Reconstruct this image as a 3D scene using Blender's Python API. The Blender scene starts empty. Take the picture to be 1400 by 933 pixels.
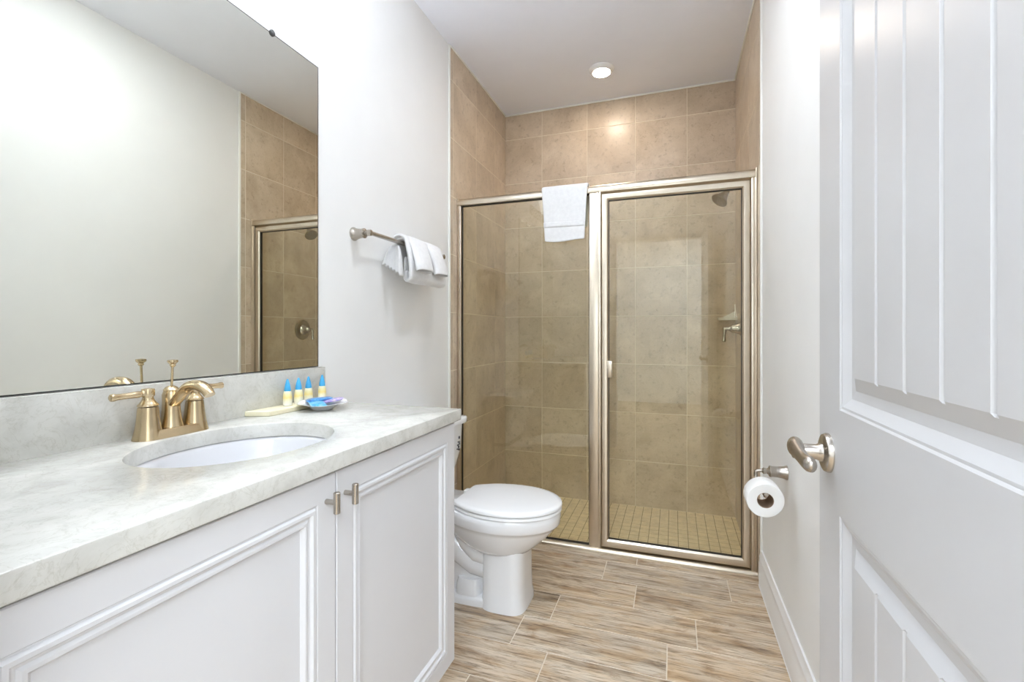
import bpy, bmesh, math, random
from mathutils import Vector, Matrix

# ------------------------------------------------------------------ camera, light, exposure
SC = bpy.context.scene
COL = SC.collection
PI = math.pi
random.seed(7)

CAMX, CAMH, YAW = 1.1837, 1.1366, 0.3329
cam_data = bpy.data.cameras.new('camera')
cam_data.sensor_width = 36.0
cam_data.lens = 36.0 * 639.33 / 1400
cam_data.shift_y = -(466.5 - 454.83) / 1400
cam_data.clip_start = 0.01
cam = bpy.data.objects.new('camera', cam_data)
COL.objects.link(cam)
cam.location = (CAMX, 0.0, CAMH)
cam.rotation_euler = (PI / 2, 0, YAW)
SC.camera = cam

SC.view_settings.view_transform = 'Standard'
SC.view_settings.look = 'None'
SC.view_settings.exposure = 0.62
SC.view_settings.gamma = 1.0
SC.view_settings.use_curve_mapping = False
SC.cycles.use_denoising = True
SC.cycles.max_bounces = 14
SC.cycles.diffuse_bounces = 7
SC.cycles.transparent_max_bounces = 16
SC.cycles.sample_clamp_indirect = 10.0

VANITY_LAMP = 2.5      # emission of the three shades over the mirror
VANITY_BULB = 600.0     # the bulbs in the shades, open to the top
DOWNLIGHT = 95.0        # emission of the disc light in the shower
ROOM_FILL = 235.0   # emission of the unseen disc light added to fill the room
HALL_WINDOW_FILL = 10.0     # added fill from an unseen window in the room beyond the doorway
HALL_FILL = 88.0  # added fill in the hall, standing in for flash bounced off its ceiling

world = bpy.data.worlds.new('world')
SC.world = world
world.use_nodes = True
world.node_tree.nodes['Background'].inputs[0].default_value = (0.80, 0.88, 1.0, 1)
world.node_tree.nodes['Background'].inputs[1].default_value = 0.6


def area_light(name, loc, rot, sx, sy, power, color):
    d = bpy.data.lights.new(name, 'AREA')
    d.shape = 'RECTANGLE'
    d.size, d.size_y, d.energy, d.color = sx, sy, power, color
    o = bpy.data.objects.new(name, d)
    COL.objects.link(o)
    o.location, o.rotation_euler = loc, rot
    return o


# added beyond the doorway: an unseen window, and fill in place of bounced flash
area_light('unseen_window_light', (-0.55, -2.86, 1.45), (-PI / 2, 0, PI), 1.5, 1.5, HALL_WINDOW_FILL, (0.93, 0.97, 1.0))
area_light('hall_bounce_fill', (1.35, -1.45, 2.70), (0, 0, 0), 1.9, 1.9, HALL_FILL, (0.82, 0.92, 1.0))

# ------------------------------------------------------------------ materials
MATS = {}


class NT:
    def __init__(self, name):
        self.m = bpy.data.materials.new(name)
        self.m.use_nodes = True
        self.t = self.m.node_tree
        self.b = self.t.nodes['Principled BSDF']
        self.out = self.t.nodes['Material Output']
        MATS[name] = self.m

    def n(self, typ, **kw):
        nd = self.t.nodes.new(typ)
        for k, v in kw.items():
            if k.startswith('i_'):
                key = k[2:].replace('_', ' ')
                nd.inputs[key].default_value = v
            else:
                setattr(nd, k, v)
        return nd

    def link(self, a, b):
        self.t.links.new(a, b)

    def pos(self, scale=(1, 1, 1), add=None):
        g = self.n('ShaderNodeNewGeometry')
        mp = self.n('ShaderNodeMapping')
        mp.inputs['Scale'].default_value = scale
        self.link(g.outputs['Position'], mp.inputs['Vector'])
        if add is not None:
            self.link(add, mp.inputs['Location'])
        return mp.outputs[0]

    def noise(self, vec, scale, detail=4, rough=0.55, dist=0.0):
        nd = self.n('ShaderNodeTexNoise')
        nd.inputs['Scale'].default_value = scale
        nd.inputs['Detail'].default_value = detail
        nd.inputs['Roughness'].default_value = rough
        nd.inputs['Distortion'].default_value = dist
        self.link(vec, nd.inputs['Vector'])
        return nd.outputs['Fac']

    def ramp(self, fac, stops):
        r = self.n('ShaderNodeValToRGB')
        els = r.color_ramp.elements
        while len(els) < len(stops):
            els.new(0.5)
        for e, (p, c) in zip(els, stops):
            e.position = p
            e.color = (c[0], c[1], c[2], 1) if len(c) == 3 else c
        self.link(fac, r.inputs[0])
        return r.outputs['Color']

    def mix(self, a, b, fac, mode='MIX'):
        mx = self.n('ShaderNodeMix', data_type='RGBA', blend_type=mode)
        for sock, v in ((mx.inputs[6], a), (mx.inputs[7], b), (mx.inputs[0], fac)):
            if isinstance(v, (int, float)):
                sock.default_value = v
            elif isinstance(v, tuple):
                sock.default_value = (*v, 1)
            else:
                self.link(v, sock)
        return mx.outputs[2]

    def bump(self, h, strength, dist=0.002):
        b = self.n('ShaderNodeBump')
        b.inputs['Strength'].default_value = strength
        b.inputs['Distance'].default_value = dist
        self.link(h, b.inputs['Height'])
        self.link(b.outputs[0], self.b.inputs['Normal'])

    def set(self, color=None, rough=None, metal=None, coat=None, ior=None, sheen=None):
        p = self.b.inputs
        if color is not None:
            if isinstance(color, tuple):
                p['Base Color'].default_value = (*color, 1)
            else:
                self.link(color, p['Base Color'])
        if rough is not None:
            if isinstance(rough, (int, float)):
                p['Roughness'].default_value = rough
            else:
                self.link(rough, p['Roughness'])
        if metal is not None:
            p['Metallic'].default_value = metal
        if coat is not None:
            p['Coat Weight'].default_value = coat
            p['Coat Roughness'].default_value = 0.05
        if sheen is not None:
            p['Sheen Weight'].default_value = sheen
        return self.m


def plain(name, color, rough=0.5, metal=0.0, coat=None, var=0.03, vscale=6.0, bump=0.0, bscale=400.0):
    m = NT(name)
    nz = m.noise(m.pos(), vscale, 3)
    lo = tuple(max(0, c * (1 - var)) for c in color)
    hi = tuple(min(1, c * (1 + var)) for c in color)
    m.set(m.ramp(nz, [(0.3, lo), (0.7, hi)]), rough, metal, coat)
    if bump:
        m.bump(m.noise(m.pos(), bscale, 2), bump, 0.001)
    return m.m


WALL = plain('wall_paint', (0.84, 0.84, 0.83), 0.6, var=0.01, bump=0.15, bscale=220)
CEIL = plain('ceiling_paint_daylight_tint', (0.88, 0.905, 0.99), 0.8, var=0.01, bump=0.5, bscale=38)  # blue tint stands in for cool daylight bounced onto the white ceiling
TRIM = plain('trim_paint', (0.86, 0.86, 0.86), 0.35, var=0.01)
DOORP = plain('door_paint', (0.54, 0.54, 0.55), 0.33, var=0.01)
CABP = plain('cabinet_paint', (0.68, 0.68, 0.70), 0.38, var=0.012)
CAULK = plain('white_caulk', (0.87, 0.87, 0.83), 0.5, var=0.02)
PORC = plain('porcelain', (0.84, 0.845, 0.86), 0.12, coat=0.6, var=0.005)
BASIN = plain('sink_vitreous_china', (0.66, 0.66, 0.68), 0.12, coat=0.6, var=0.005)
PLAST = plain('white_plastic', (0.86, 0.86, 0.865), 0.25, var=0.005)
NICKEL = plain('brushed_nickel', (0.47, 0.43, 0.38), 0.27, 1.0, var=0.05, vscale=40)
CHAMP = plain('champagne_nickel', (0.60, 0.475, 0.30), 0.22, 1.0, var=0.05, vscale=40)
FRAME = plain('shower_frame_metal', (0.66, 0.585, 0.475), 0.31, 1.0, var=0.03, vscale=20)
BRONZE = plain('dull_bronze_metal', (0.33, 0.27, 0.16), 0.30, 1.0, var=0.05, vscale=40)
RUBBER = plain('black_rubber', (0.015, 0.014, 0.013), 0.5, var=0.1)
DARK = plain('dark_edge', (0.05, 0.05, 0.05), 0.4, var=0.1)
PAPER = plain('tissue_paper', (0.86, 0.86, 0.85), 0.9, var=0.02, bump=0.3, bscale=300)
CARD = plain('cardboard_core', (0.30, 0.20, 0.13), 0.9, var=0.1)
CERAM = plain('white_ceramic_shelf', (0.83, 0.81, 0.74), 0.2, coat=0.5, var=0.01)
INK = plain('dark_print', (0.06, 0.06, 0.07), 0.6, var=0.1)


def make_towel_mat():
    m = NT('white_terry')
    n1 = m.noise(m.pos(), 700, 2)
    n2 = m.noise(m.pos(), 60, 3)
    m.set(m.ramp(n2, [(0.3, (0.76, 0.76, 0.765)), (0.7, (0.82, 0.82, 0.82))]), 0.95, sheen=0.3)
    m.bump(n1, 0.5, 0.0015)
    return m.m


TERRY = make_towel_mat()


def make_tile():
    m = NT('travertine_tile')
    at = m.n('ShaderNodeAttribute', attribute_name='rnd')
    mul = m.n('ShaderNodeVectorMath', operation='SCALE')
    mul.inputs[3].default_value = 13.0
    m.link(at.outputs['Vector'], mul.inputs[0])
    p = m.pos((1, 1, 1), mul.outputs[0])
    big = m.noise(p, 4.5, 6, 0.62, 0.6)
    spots = m.noise(p, 34, 6, 0.75, 0.2)
    fine = m.noise(p, 95, 3, 0.7)
    c = m.ramp(big, [(0.30, (0.47, 0.375, 0.275)), (0.5, (0.565, 0.46, 0.345)), (0.70, (0.66, 0.555, 0.435))])
    sp = m.ramp(spots, [(0.32, (0.55, 0.52, 0.49)), (0.46, (1, 1, 1))])
    c = m.mix(c, sp, 0.6, 'MULTIPLY')
    fn = m.ramp(fine, [(0.3, (0.9, 0.89, 0.88)), (0.55, (1, 1, 1))])
    c = m.mix(c, fn, 0.6, 'MULTIPLY')
    tone = m.ramp(at.outputs['Fac'], [(0.0, (0.93, 0.93, 0.93)), (1.0, (1.05, 1.04, 1.02))])
    c = m.mix(c, tone, 1.0, 'MULTIPLY')
    m.set(c, 0.32)
    m.bump(spots, 0.06, 0.002)
    return m.m


TILE = make_tile()
GROUT = plain('tile_grout', (0.74, 0.66, 0.53), 0.8, var=0.05, vscale=30)
MOSAIC = plain('mosaic_tile', (0.80, 0.665, 0.46), 0.4, var=0.10, vscale=22)
MGROUT = plain('mosaic_grout', (0.36, 0.28, 0.17), 0.8, var=0.1, vscale=30)
FGROUT = plain('floor_grout', (0.70, 0.62, 0.51), 0.8, var=0.05, vscale=30)


def make_wood():
    m = NT('wood_look_tile')
    at = m.n('ShaderNodeAttribute', attribute_name='rnd')
    mul = m.n('ShaderNodeVectorMath', operation='SCALE')
    mul.inputs[3].default_value = 37.0
    m.link(at.outputs['Vector'], mul.inputs[0])
    p = m.pos((1.7, 24, 2), mul.outputs[0])
    pf = m.pos((9, 150, 7), mul.outputs[0])
    pb = m.pos((3.5, 9, 2), mul.outputs[0])
    streak = m.noise(p, 1.0, 8, 0.68, 0.35)
    fine = m.noise(pf, 1.0, 5, 0.7, 0.3)
    blotch = m.noise(pb, 1.6, 4, 0.6, 0.8)
    grey = m.ramp(streak, [(0.30, (0.16, 0.115, 0.075)), (0.40, (0.36, 0.28, 0.20)), (0.50, (0.54, 0.45, 0.345)), (0.66, (0.69, 0.61, 0.50))])
    warm = m.ramp(streak, [(0.30, (0.22, 0.14, 0.075)), (0.41, (0.43, 0.30, 0.18)), (0.52, (0.57, 0.44, 0.295)), (0.66, (0.67, 0.56, 0.43))])
    c = m.mix(grey, warm, m.ramp(blotch, [(0.42, (0, 0, 0)), (0.64, (1, 1, 1))]))
    f = m.ramp(fine, [(0.36, (0.34, 0.29, 0.24)), (0.50, (1, 1, 1))])
    c = m.mix(c, f, 0.9, 'MULTIPLY')
    kn = m.ramp(m.noise(m.pos((4.5, 13, 3), mul.outputs[0]), 1.3, 5, 0.65, 1.0), [(0.30, (0.52, 0.38, 0.25)), (0.47, (1, 1, 1))])
    c = m.mix(c, kn, 0.8, 'MULTIPLY')
    tone = m.ramp(at.outputs['Fac'], [(0.0, (0.94, 0.94, 0.95)), (1.0, (1.08, 1.05, 1.02))])
    c = m.mix(c, tone, 1.0, 'MULTIPLY')
    m.set(c, 0.42)
    m.bump(fine, 0.12, 0.001)
    return m.m


WOOD = make_wood()


def make_stone():
    m = NT('white_quartz')
    p = m.pos()
    cloud = m.noise(p, 9, 8, 0.62, 1.2)
    vein = m.noise(p, 17, 6, 0.6, 2.2)
    speck = m.noise(p, 60, 4, 0.65, 0.4)
    c = m.ramp(cloud, [(0.34, (0.52, 0.51, 0.47)), (0.5, (0.60, 0.59, 0.55)), (0.66, (0.65, 0.64, 0.60))])
    v = m.ramp(vein, [(0.475, (1, 1, 1)), (0.497, (0.86, 0.85, 0.82)), (0.52, (1, 1, 1))])
    c = m.mix(c, v, 0.8, 'MULTIPLY')
    s = m.ramp(speck, [(0.30, (0.84, 0.84, 0.82)), (0.42, (1, 1, 1))])
    c = m.mix(c, s, 0.6, 'MULTIPLY')
    m.set(c, 0.17)
    return m.m


STONE = make_stone()


def make_glass():
    m = NT('clear_shower_glass')
    tr = m.n('ShaderNodeBsdfTransparent')
    tr.inputs[0].default_value = (0.965, 0.967, 0.905, 1)
    gl = m.n('ShaderNodeBsdfGlossy')
    gl.inputs['Roughness'].default_value = 0.0
    gl.inputs[0].default_value = (1, 1, 1, 1)
    # Fresnel reflectance of one glass surface, the same from either side of the thin pane
    g = m.n('ShaderNodeNewGeometry')
    dt = m.n('ShaderNodeVectorMath', operation='DOT_PRODUCT')
    m.link(g.outputs['Incoming'], dt.inputs[0])
    m.link(g.outputs['Normal'], dt.inputs[1])
    ab = m.n('ShaderNodeMath', operation='ABSOLUTE')
    m.link(dt.outputs['Value'], ab.inputs[0])
    om = m.n('ShaderNodeMath', operation='SUBTRACT')
    om.inputs[0].default_value = 1.0
    m.link(ab.outputs[0], om.inputs[1])
    pw = m.n('ShaderNodeMath', operation='POWER')
    pw.inputs[1].default_value = 5.0
    m.link(om.outputs[0], pw.inputs[0])
    fr = m.n('ShaderNodeMath', operation='MULTIPLY_ADD')
    fr.inputs[1].default_value = 0.95
    fr.inputs[2].default_value = 0.045
    m.link(pw.outputs[0], fr.inputs[0])
    mx = m.n('ShaderNodeMixShader')
    m.link(fr.outputs[0], mx.inputs[0])
    m.link(tr.outputs[0], mx.inputs[1])
    m.link(gl.outputs[0], mx.inputs[2])
    m.link(mx.outputs[0], m.out.inputs[0])
    return m.m


GLASS = make_glass()


def make_mirror():
    m = NT('mirror_silver')
    nz = m.noise(m.pos(), 1.5, 2)
    m.set(m.ramp(nz, [(0.3, (0.825, 0.83, 0.765)), (0.7, (0.835, 0.84, 0.775))]), 0.0, 1.0)
    return m.m


MIRROR = make_mirror()


def emit(name, color, strength):
    m = NT(name)
    e = m.n('ShaderNodeEmission')
    e.inputs[0].default_value = (*color, 1)
    e.inputs[1].default_value = strength
    m.link(e.outputs[0], m.out.inputs[0])
    return m.m


LENS = emit('downlight_lens', (1.0, 0.86, 0.72), DOWNLIGHT)
FILL_LENS = emit('room_fill_lens', (0.88, 0.94, 1.0), ROOM_FILL)
BULB = emit('lit_bulb', (0.87, 0.935, 1.0), VANITY_BULB)
SHADE = emit('lit_glass_shade', (0.88, 0.94, 1.0), VANITY_LAMP)


def make_bottle_mat():
    m = NT('bottle_label')
    tc = m.n('ShaderNodeTexCoord')
    sep = m.n('ShaderNodeSeparateXYZ')
    m.link(tc.outputs['Generated'], sep.inputs[0])
    nz = m.noise(tc.outputs['Generated'], 5, 3)
    ad = m.n('ShaderNodeMath', operation='MULTIPLY_ADD')
    ad.inputs[1].default_value = 0.16
    m.link(nz, ad.inputs[0])
    m.link(sep.outputs[2], ad.inputs[2])
    c = m.ramp(ad.outputs[0], [(0.10, (0.85, 0.84, 0.80)), (0.42, (0.86, 0.82, 0.62)), (0.62, (0.86, 0.70, 0.25)), (0.80, (0.85, 0.74, 0.36)), (1.0, (0.86, 0.82, 0.60))])
    m.set(c, 0.35)
    return m.m


BOTTLE = make_bottle_mat()
CAPBLUE = plain('blue_cap_plastic', (0.05, 0.36, 0.66), 0.3, var=0.15, vscale=60)
CREAM = plain('cream_soapstone', (0.80, 0.74, 0.53), 0.45, var=0.05, vscale=30)


def make_packet(name, c1, c2, c3):
    m = NT(name)
    nz = m.noise(m.pos(), 42, 3, 0.6, 0.8)
    m.set(m.ramp(nz, [(0.34, c1), (0.5, c2), (0.66, c3)]), 0.3)
    return m.m


PKBLUE = make_packet('blue_wrapper', (0.02, 0.06, 0.28), (0.03, 0.19, 0.52), (0.12, 0.42, 0.62))
PKPURP = make_packet('purple_wrapper', (0.12, 0.08, 0.30), (0.34, 0.28, 0.55), (0.62, 0.45, 0.60))
PKPINK = make_packet('teal_wrapper', (0.02, 0.16, 0.40), (0.06, 0.38, 0.58), (0.45, 0.55, 0.66))


# ------------------------------------------------------------------ mesh builder
class MB:
    def __init__(self):
        self.bm = bmesh.new()
        self.lay = self.bm.faces.layers.float.new('rnd_face')

    def face(self, pts, mi=0):
        f = self.bm.faces.new([self.bm.verts.new(p) for p in pts])
        f.material_index = mi
        return f

    def box(self, x0, x1, y0, y1, z0, z1, bev=0.0, seg=2, mi=0):
        b = bmesh.new()
        bmesh.ops.create_cube(b, size=1.0)
        for v in b.verts:
            v.co = Vector(((x0 + x1) / 2 + v.co.x * (x1 - x0), (y0 + y1) / 2 + v.co.y * (y1 - y0), (z0 + z1) / 2 + v.co.z * (z1 - z0)))
        if bev:
            bmesh.ops.bevel(b, geom=b.edges[:], offset=bev, segments=seg, affect='EDGES', profile=0.5)
        self.merge(b, mi)
        return self

    def merge(self, b, mi=0):
        mp = {v: self.bm.verts.new(v.co) for v in b.verts}
        for f in b.faces:
            try:
                g = self.bm.faces.new([mp[v] for v in f.verts])
                g.material_index = mi
            except ValueError:
                pass
        b.free()

    def loft(self, rings, cap0=True, cap1=True, closed=True, mi=0):
        vs = [[self.bm.verts.new(p) for p in r] for r in rings]
        n = len(vs[0])
        for a, b in zip(vs[:-1], vs[1:]):
            for i in range(n if closed else n - 1):
                j = (i + 1) % n
                f = self.bm.faces.new((a[i], a[j], b[j], b[i]))
                f.material_index = mi
        if cap0:
            self.bm.faces.new(vs[0][::-1]).material_index = mi
        if cap1:
            self.bm.faces.new(vs[-1]).material_index = mi
        return self

    def lathe(self, prof, origin=(0, 0, 0), axis='z', seg=32, mi=0, mat=None, cap=True):
        o = Vector(origin)
        if mat is None:
            mat = {'z': Matrix.Identity(3), 'x': Matrix(((0, 0, 1), (1, 0, 0), (0, 1, 0))), '-x': Matrix(((0, 0, -1), (-1, 0, 0), (0, 1, 0))),
                   'y': Matrix(((1, 0, 0), (0, 0, 1), (0, -1, 0))), '-y': Matrix(((1, 0, 0), (0, 0, -1), (0, 1, 0)))}[axis]
        rings = []
        for r, h in prof:
            r = max(r, 1e-5)
            rings.append([o + mat @ Vector((r * math.cos(2 * PI * k / seg), r * math.sin(2 * PI * k / seg), h)) for k in range(seg)])
        self.loft(rings, cap, cap, True, mi)
        return self

    def tube(self, path, rad, seg=14, cap=True, mi=0, squash=None):
        """sweep a circle (or an ellipse: squash=(a,b) factors) along path"""
        path = [Vector(p) for p in path]
        n = len(path)
        rad = rad if isinstance(rad, (list, tuple)) else [rad] * n
        rings = []
        ref = None
        for i, p in enumerate(path):
            t = (path[min(i + 1, n - 1)] - path[max(i - 1, 0)]).normalized()
            if ref is None:
                ref = Vector((0, 1, 0)) if abs(t.y) < 0.9 else Vector((1, 0, 0))
            u = (ref - t * ref.dot(t)).normalized()
            ref = u
            w = t.cross(u)
            a, b = squash or (1, 1)
            rings.append([p + rad[i] * (a * u * math.cos(2 * PI * k / seg) + b * w * math.sin(2 * PI * k / seg)) for k in range(seg)])
        self.loft(rings, cap, cap, True, mi)
        return self

    def build(self, name, mat, parent=None, smooth=40, sub=0, solid=0.0, doubles=False, bevel=0.0, recalc=True):
        if doubles:
            bmesh.ops.remove_doubles(self.bm, verts=self.bm.verts[:], dist=1e-5)
        if recalc:
            bmesh.ops.recalc_face_normals(self.bm, faces=self.bm.faces[:])
        me = bpy.data.meshes.new(name)
        lay = self.bm.faces.layers.float.get('rnd_face')
        vals = [f[lay] for f in self.bm.faces]
        self.bm.to_mesh(me)
        self.bm.free()
        if any(vals):
            a = me.attributes.new('rnd', 'FLOAT', 'FACE')
            a.data.foreach_set('value', vals)
        if 'rnd_face' in me.attributes:
            me.attributes.remove(me.attributes['rnd_face'])
        for m in (mat if isinstance(mat, (list, tuple)) else [mat]):
            me.materials.append(m)
        if smooth:
            me.polygons.foreach_set('use_smooth', [True] * len(me.polygons))
            if smooth < 180:
                me.set_sharp_from_angle(angle=math.radians(smooth))
        o = bpy.data.objects.new(name, me)
        COL.objects.link(o)
        if solid:
            md = o.modifiers.new('solid', 'SOLIDIFY')
            md.thickness = solid
            md.offset = 0
        if bevel:
            md = o.modifiers.new('bevel', 'BEVEL')
            md.width = bevel
            md.segments = 3
            md.limit_method = 'ANGLE'
            md.angle_limit = math.radians(40)
        if sub:
            md = o.modifiers.new('sub', 'SUBSURF')
            md.levels = sub
            md.render_levels = sub
        if parent is not None:
            o.parent = parent
            p = parent
            off = Vector((0, 0, 0))
            while p is not None:
                off += p.location + p.matrix_parent_inverse.translation
                p = p.parent
            o.matrix_parent_inverse = Matrix.Translation(-off)
        return o


def tag(o, label, cat=None, group=None, kind=None):
    o['label'] = label
    if cat:
        o['category'] = cat
    if group:
        o['group'] = group
    if kind:
        o['kind'] = kind
    return o


def thing(name, loc, label, cat, group=None):
    o = bpy.data.objects.new(name, None)
    COL.objects.link(o)
    o.location = loc
    o.empty_display_size = 0.05
    return tag(o, label, cat, group)


def struct(o, label, cat):
    return tag(o, label, cat, None, 'structure')


def copy_thing(src, loc, label):
    c = src.copy()
    COL.objects.link(c)
    c.location = loc
    c['label'] = label
    for ch in src.children:
        d = ch.copy()
        COL.objects.link(d)
        d.parent = c
        d.matrix_parent_inverse = ch.matrix_parent_inverse.copy()
        for g in ch.children:
            e = g.copy()
            COL.objects.link(e)
            e.parent = d
            e.matrix_parent_inverse = g.matrix_parent_inverse.copy()
    return c


def smoothstep(t):
    t = max(0.0, min(1.0, t))
    return t * t * (3 - 2 * t)


def bez(p0, p1, p2, p3, n=12):
    out = []
    for i in range(n + 1):
        t = i / n
        out.append(tuple((1 - t) ** 3 * a + 3 * (1 - t) ** 2 * t * b + 3 * (1 - t) * t * t * c + t ** 3 * d for a, b, c, d in zip(p0, p1, p2, p3)))
    return out


# ------------------------------------------------------------------ room dimensions
W, YS, YT, YB, ZC = 1.5592, 2.4584, 2.3515, 3.2618, 2.740
T = 0.3265
ZSF = -0.036
YF0, YF1 = 0.08, 0.20         # front wall thickness
DX0, DX1 = 0.63, 1.435        # doorway
KD, KZ, KE = 0.5473, 0.8952, 1.3473

# ------------------------------------------------------------------ floor of wood-look planks
ROWH, PL = 0.1866, 0.5445
ROWOFF = {0: 0.720, 1: 1.026, 2: 0.870, 3: 1.011, -1: 0.617, -2: 0.760}


def plank_floor(x0, x1, y0, y1, name):
    b = MB()
    b.box(x0, x1, y0, y1, -0.12, -0.0018, mi=1)
    r0 = math.floor((y0 - 1.797) / ROWH)
    r1 = math.ceil((y1 - 1.797) / ROWH)
    g, bv, h = 0.0019, 0.0012, 0.0016
    rr = random.Random(11)
    for r in range(r0, r1 + 1):
        ya, yb = 1.797 + r * ROWH, 1.797 + (r + 1) * ROWH
        off = ROWOFF.get(r, rr.uniform(0, PL))
        k0 = math.floor((x0 - off) / PL)
        for k in range(k0, k0 + int((x1 - x0) / PL) + 3):
            xa, xb = off + k * PL, off + (k + 1) * PL
            rnd = rr.uniform(0.05, 1)
            A, B, C, D = max(xa + g, x0), min(xb - g, x1), max(ya + g, y0), min(yb - g, y1)
            if B - A < 0.004 or D - C < 0.004:
                continue
            lo = [(A, C, -h), (B, C, -h), (B, D, -h), (A, D, -h)]
            hi = [(A + bv, C + bv, 0), (B - bv, C + bv, 0), (B - bv, D - bv, 0), (A + bv, D - bv, 0)]
            fs = [b.face(hi)]
            for i in range(4):
                j = (i + 1) % 4
                fs.append(b.face((lo[i], lo[j], hi[j], hi[i])))
            for f in fs:
                f[b.lay] = rnd
    return b.build(name, [WOOD, FGROUT], smooth=0, recalc=False)


struct(plank_floor(0, W, 0.14, 2.475, 'floor'), 'bathroom floor of wood-look tile planks', 'floor')
struct(plank_floor(-1.4, 2.6, -3.0, 0.14, 'floor_hall'), 'floor of the room beyond the doorway', 'floor')

# ------------------------------------------------------------------ walls, ceiling
struct(MB().box(-0.10, 0, YF0, YB + 0.1, -0.12, ZC).build('wall_left', WALL, smooth=0), 'pale painted left wall behind the mirror and towel bar', 'wall')
struct(MB().box(W, W + 0.10, YF0, YB + 0.1, -0.12, ZC).build('wall_right', WALL, smooth=0), 'pale painted right wall behind the open door', 'wall')
struct(MB().box(-0.10, W + 0.10, YB, YB + 0.1, -0.12, ZC).build('wall_back', WALL, smooth=0), 'back wall of the shower behind the tiles', 'wall')
fw = MB()
fw.box(-0.1, DX0, YF0, YF1, -0.12, ZC)
fw.box(DX1, W + 0.1, YF0, YF1, -0.12, ZC)
fw.box(DX0, DX1, YF0, YF1, 2.05, ZC)
struct(fw.build('wall_front', WALL, smooth=0), 'front wall with the doorway', 'wall')
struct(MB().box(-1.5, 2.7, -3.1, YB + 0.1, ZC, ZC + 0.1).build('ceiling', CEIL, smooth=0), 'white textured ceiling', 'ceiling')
hw = MB()
hw.box(-1.5, -1.4, -3.1, YF0, -0.12, ZC)
hw.box(2.6, 2.7, -3.1, YF0, -0.12, ZC)
hw.box(-1.4, -0.1, YF0 - 0.1, YF0, -0.12, ZC)
hw.box(W + 0.1, 2.6, YF0 - 0.1, YF0, -0.12, ZC)
hw.box(-1.4, -1.3, -3.1, -3.0, -0.12, ZC)
hw.box(0.2, 2.6, -3.1, -3.0, -0.12, ZC)
hw.box(-1.3, 0.2, -3.1, -3.0, -0.12, 0.7)
hw.box(-1.3, 0.2, -3.1, -3.0, 2.2, ZC)
struct(hw.build('wall_hall', WALL, smooth=0), 'walls of the room beyond the doorway', 'wall')


def tiled(name, axis, face, u_rng, v_rng, ulines, vlines, label, gap=0.0021, th=0.008, bv=0.0012, mats=None, pts=None, seed=1):
    """tile field on a plane; axis 'x+' faces +x etc.; u runs along the wall, v is up (or y for 'z+')"""
    b = MB()

    def P(u, v, d):
        return {'x+': (face + d, u, v), 'x-': (face - d, u, v), 'y-': (u, face - d, v), 'z+': (u, v, face + d)}[axis]
    ulines, vlines = sorted(ulines), sorted(vlines)
    us = [u_rng[0]] + [u for u in ulines if u_rng[0] + .004 < u < u_rng[1] - .004] + [u_rng[1]]
    vs = [v_rng[0]] + [v for v in vlines if v_rng[0] + .004 < v < v_rng[1] - .004] + [v_rng[1]]
    b.loft([[P(u_rng[0], v_rng[0], d), P(u_rng[1], v_rng[0], d), P(u_rng[1], v_rng[1], d), P(u_rng[0], v_rng[1], d)] for d in (0, th - 0.001)], mi=1)
    rr = random.Random(seed)
    for ua, ub in zip(us[:-1], us[1:]):
        for va, vb in zip(vs[:-1], vs[1:]):
            A, B, C, D = ua + gap, ub - gap, va + gap, vb - gap
            if B - A < .006 or D - C < .006:
                continue
            lo = [P(A, C, th - .001), P(B, C, th - .001), P(B, D, th - .001), P(A, D, th - .001)]
            hi = [P(A + bv, C + bv, th), P(B - bv, C + bv, th), P(B - bv, D - bv, th), P(A + bv, D - bv, th)]
            rnd = rr.uniform(0.05, 1)
            fs = [b.face(hi)] + [b.face((lo[i], lo[(i + 1) % 4], hi[(i + 1) % 4], hi[i])) for i in range(4)]
            for f in fs:
                f[b.lay] = rnd
    o = b.build(name, mats or [TILE, GROUT], smooth=0)
    return struct(o, label, 'wall' if axis != 'z+' else 'floor')


zl = [-0.0569 + T * k for k in range(1, 10)]
yl = [2.390 + T * k for k in range(-1, 4)]
xl = [-0.0402 + T * k for k in range(1, 6)]
tiled('wall_shower_left', 'x+', -0.002, (YT, YB), (ZSF, ZC), yl, zl, 'beige tiled left wall of the shower', seed=2)
tiled('wall_shower_right', 'x-', W + 0.002, (YT, YB), (ZSF, ZC), yl, zl, 'beige tiled right wall of the shower with the valve', seed=3)
tiled('wall_shower_back', 'y-', YB + 0.004, (0.0, W), (ZSF, ZC), xl, zl, 'beige tiled back wall of the shower', seed=4)
MP = 0.0537
tiled('floor_shower', 'z+', ZSF - 0.008, (0.0, W), (2.48, YB), [0.832 + MP * k for k in range(-16, 16)], [3.227 - MP * 1.02 * k for k in range(-1, 16)],
      'shower floor of small square beige mosaic tiles', gap=0.0017, mats=[MOSAIC, MGROUT], seed=5)

# white strips between paint and tile, caulk lines along the shower ceiling
struct(MB().box(0, 0.009, YT - 0.014, YT + 0.001, 0.0, ZC, 0.002).build('trim_1', CAULK), 'white edge strip between left paint and shower tile', 'trim')
struct(MB().box(W - 0.009, W, YT - 0.014, YT + 0.001, 0.0, ZC, 0.002).build('trim_2', CAULK), 'white edge strip between right paint and shower tile', 'trim')
cb = MB()
cb.box(0.004, W - 0.004, YB - 0.013, YB - 0.003, ZC - 0.010, ZC, 0.003)
cb.box(0.005, 0.014, YT, YB, ZC - 0.009, ZC, 0.003)
cb.box(W - 0.014, W - 0.005, YT, YB, ZC - 0.009, ZC, 0.003)
struct(cb.build('trim_3', CAULK), 'white caulk line along the shower ceiling', 'trim')

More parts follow.
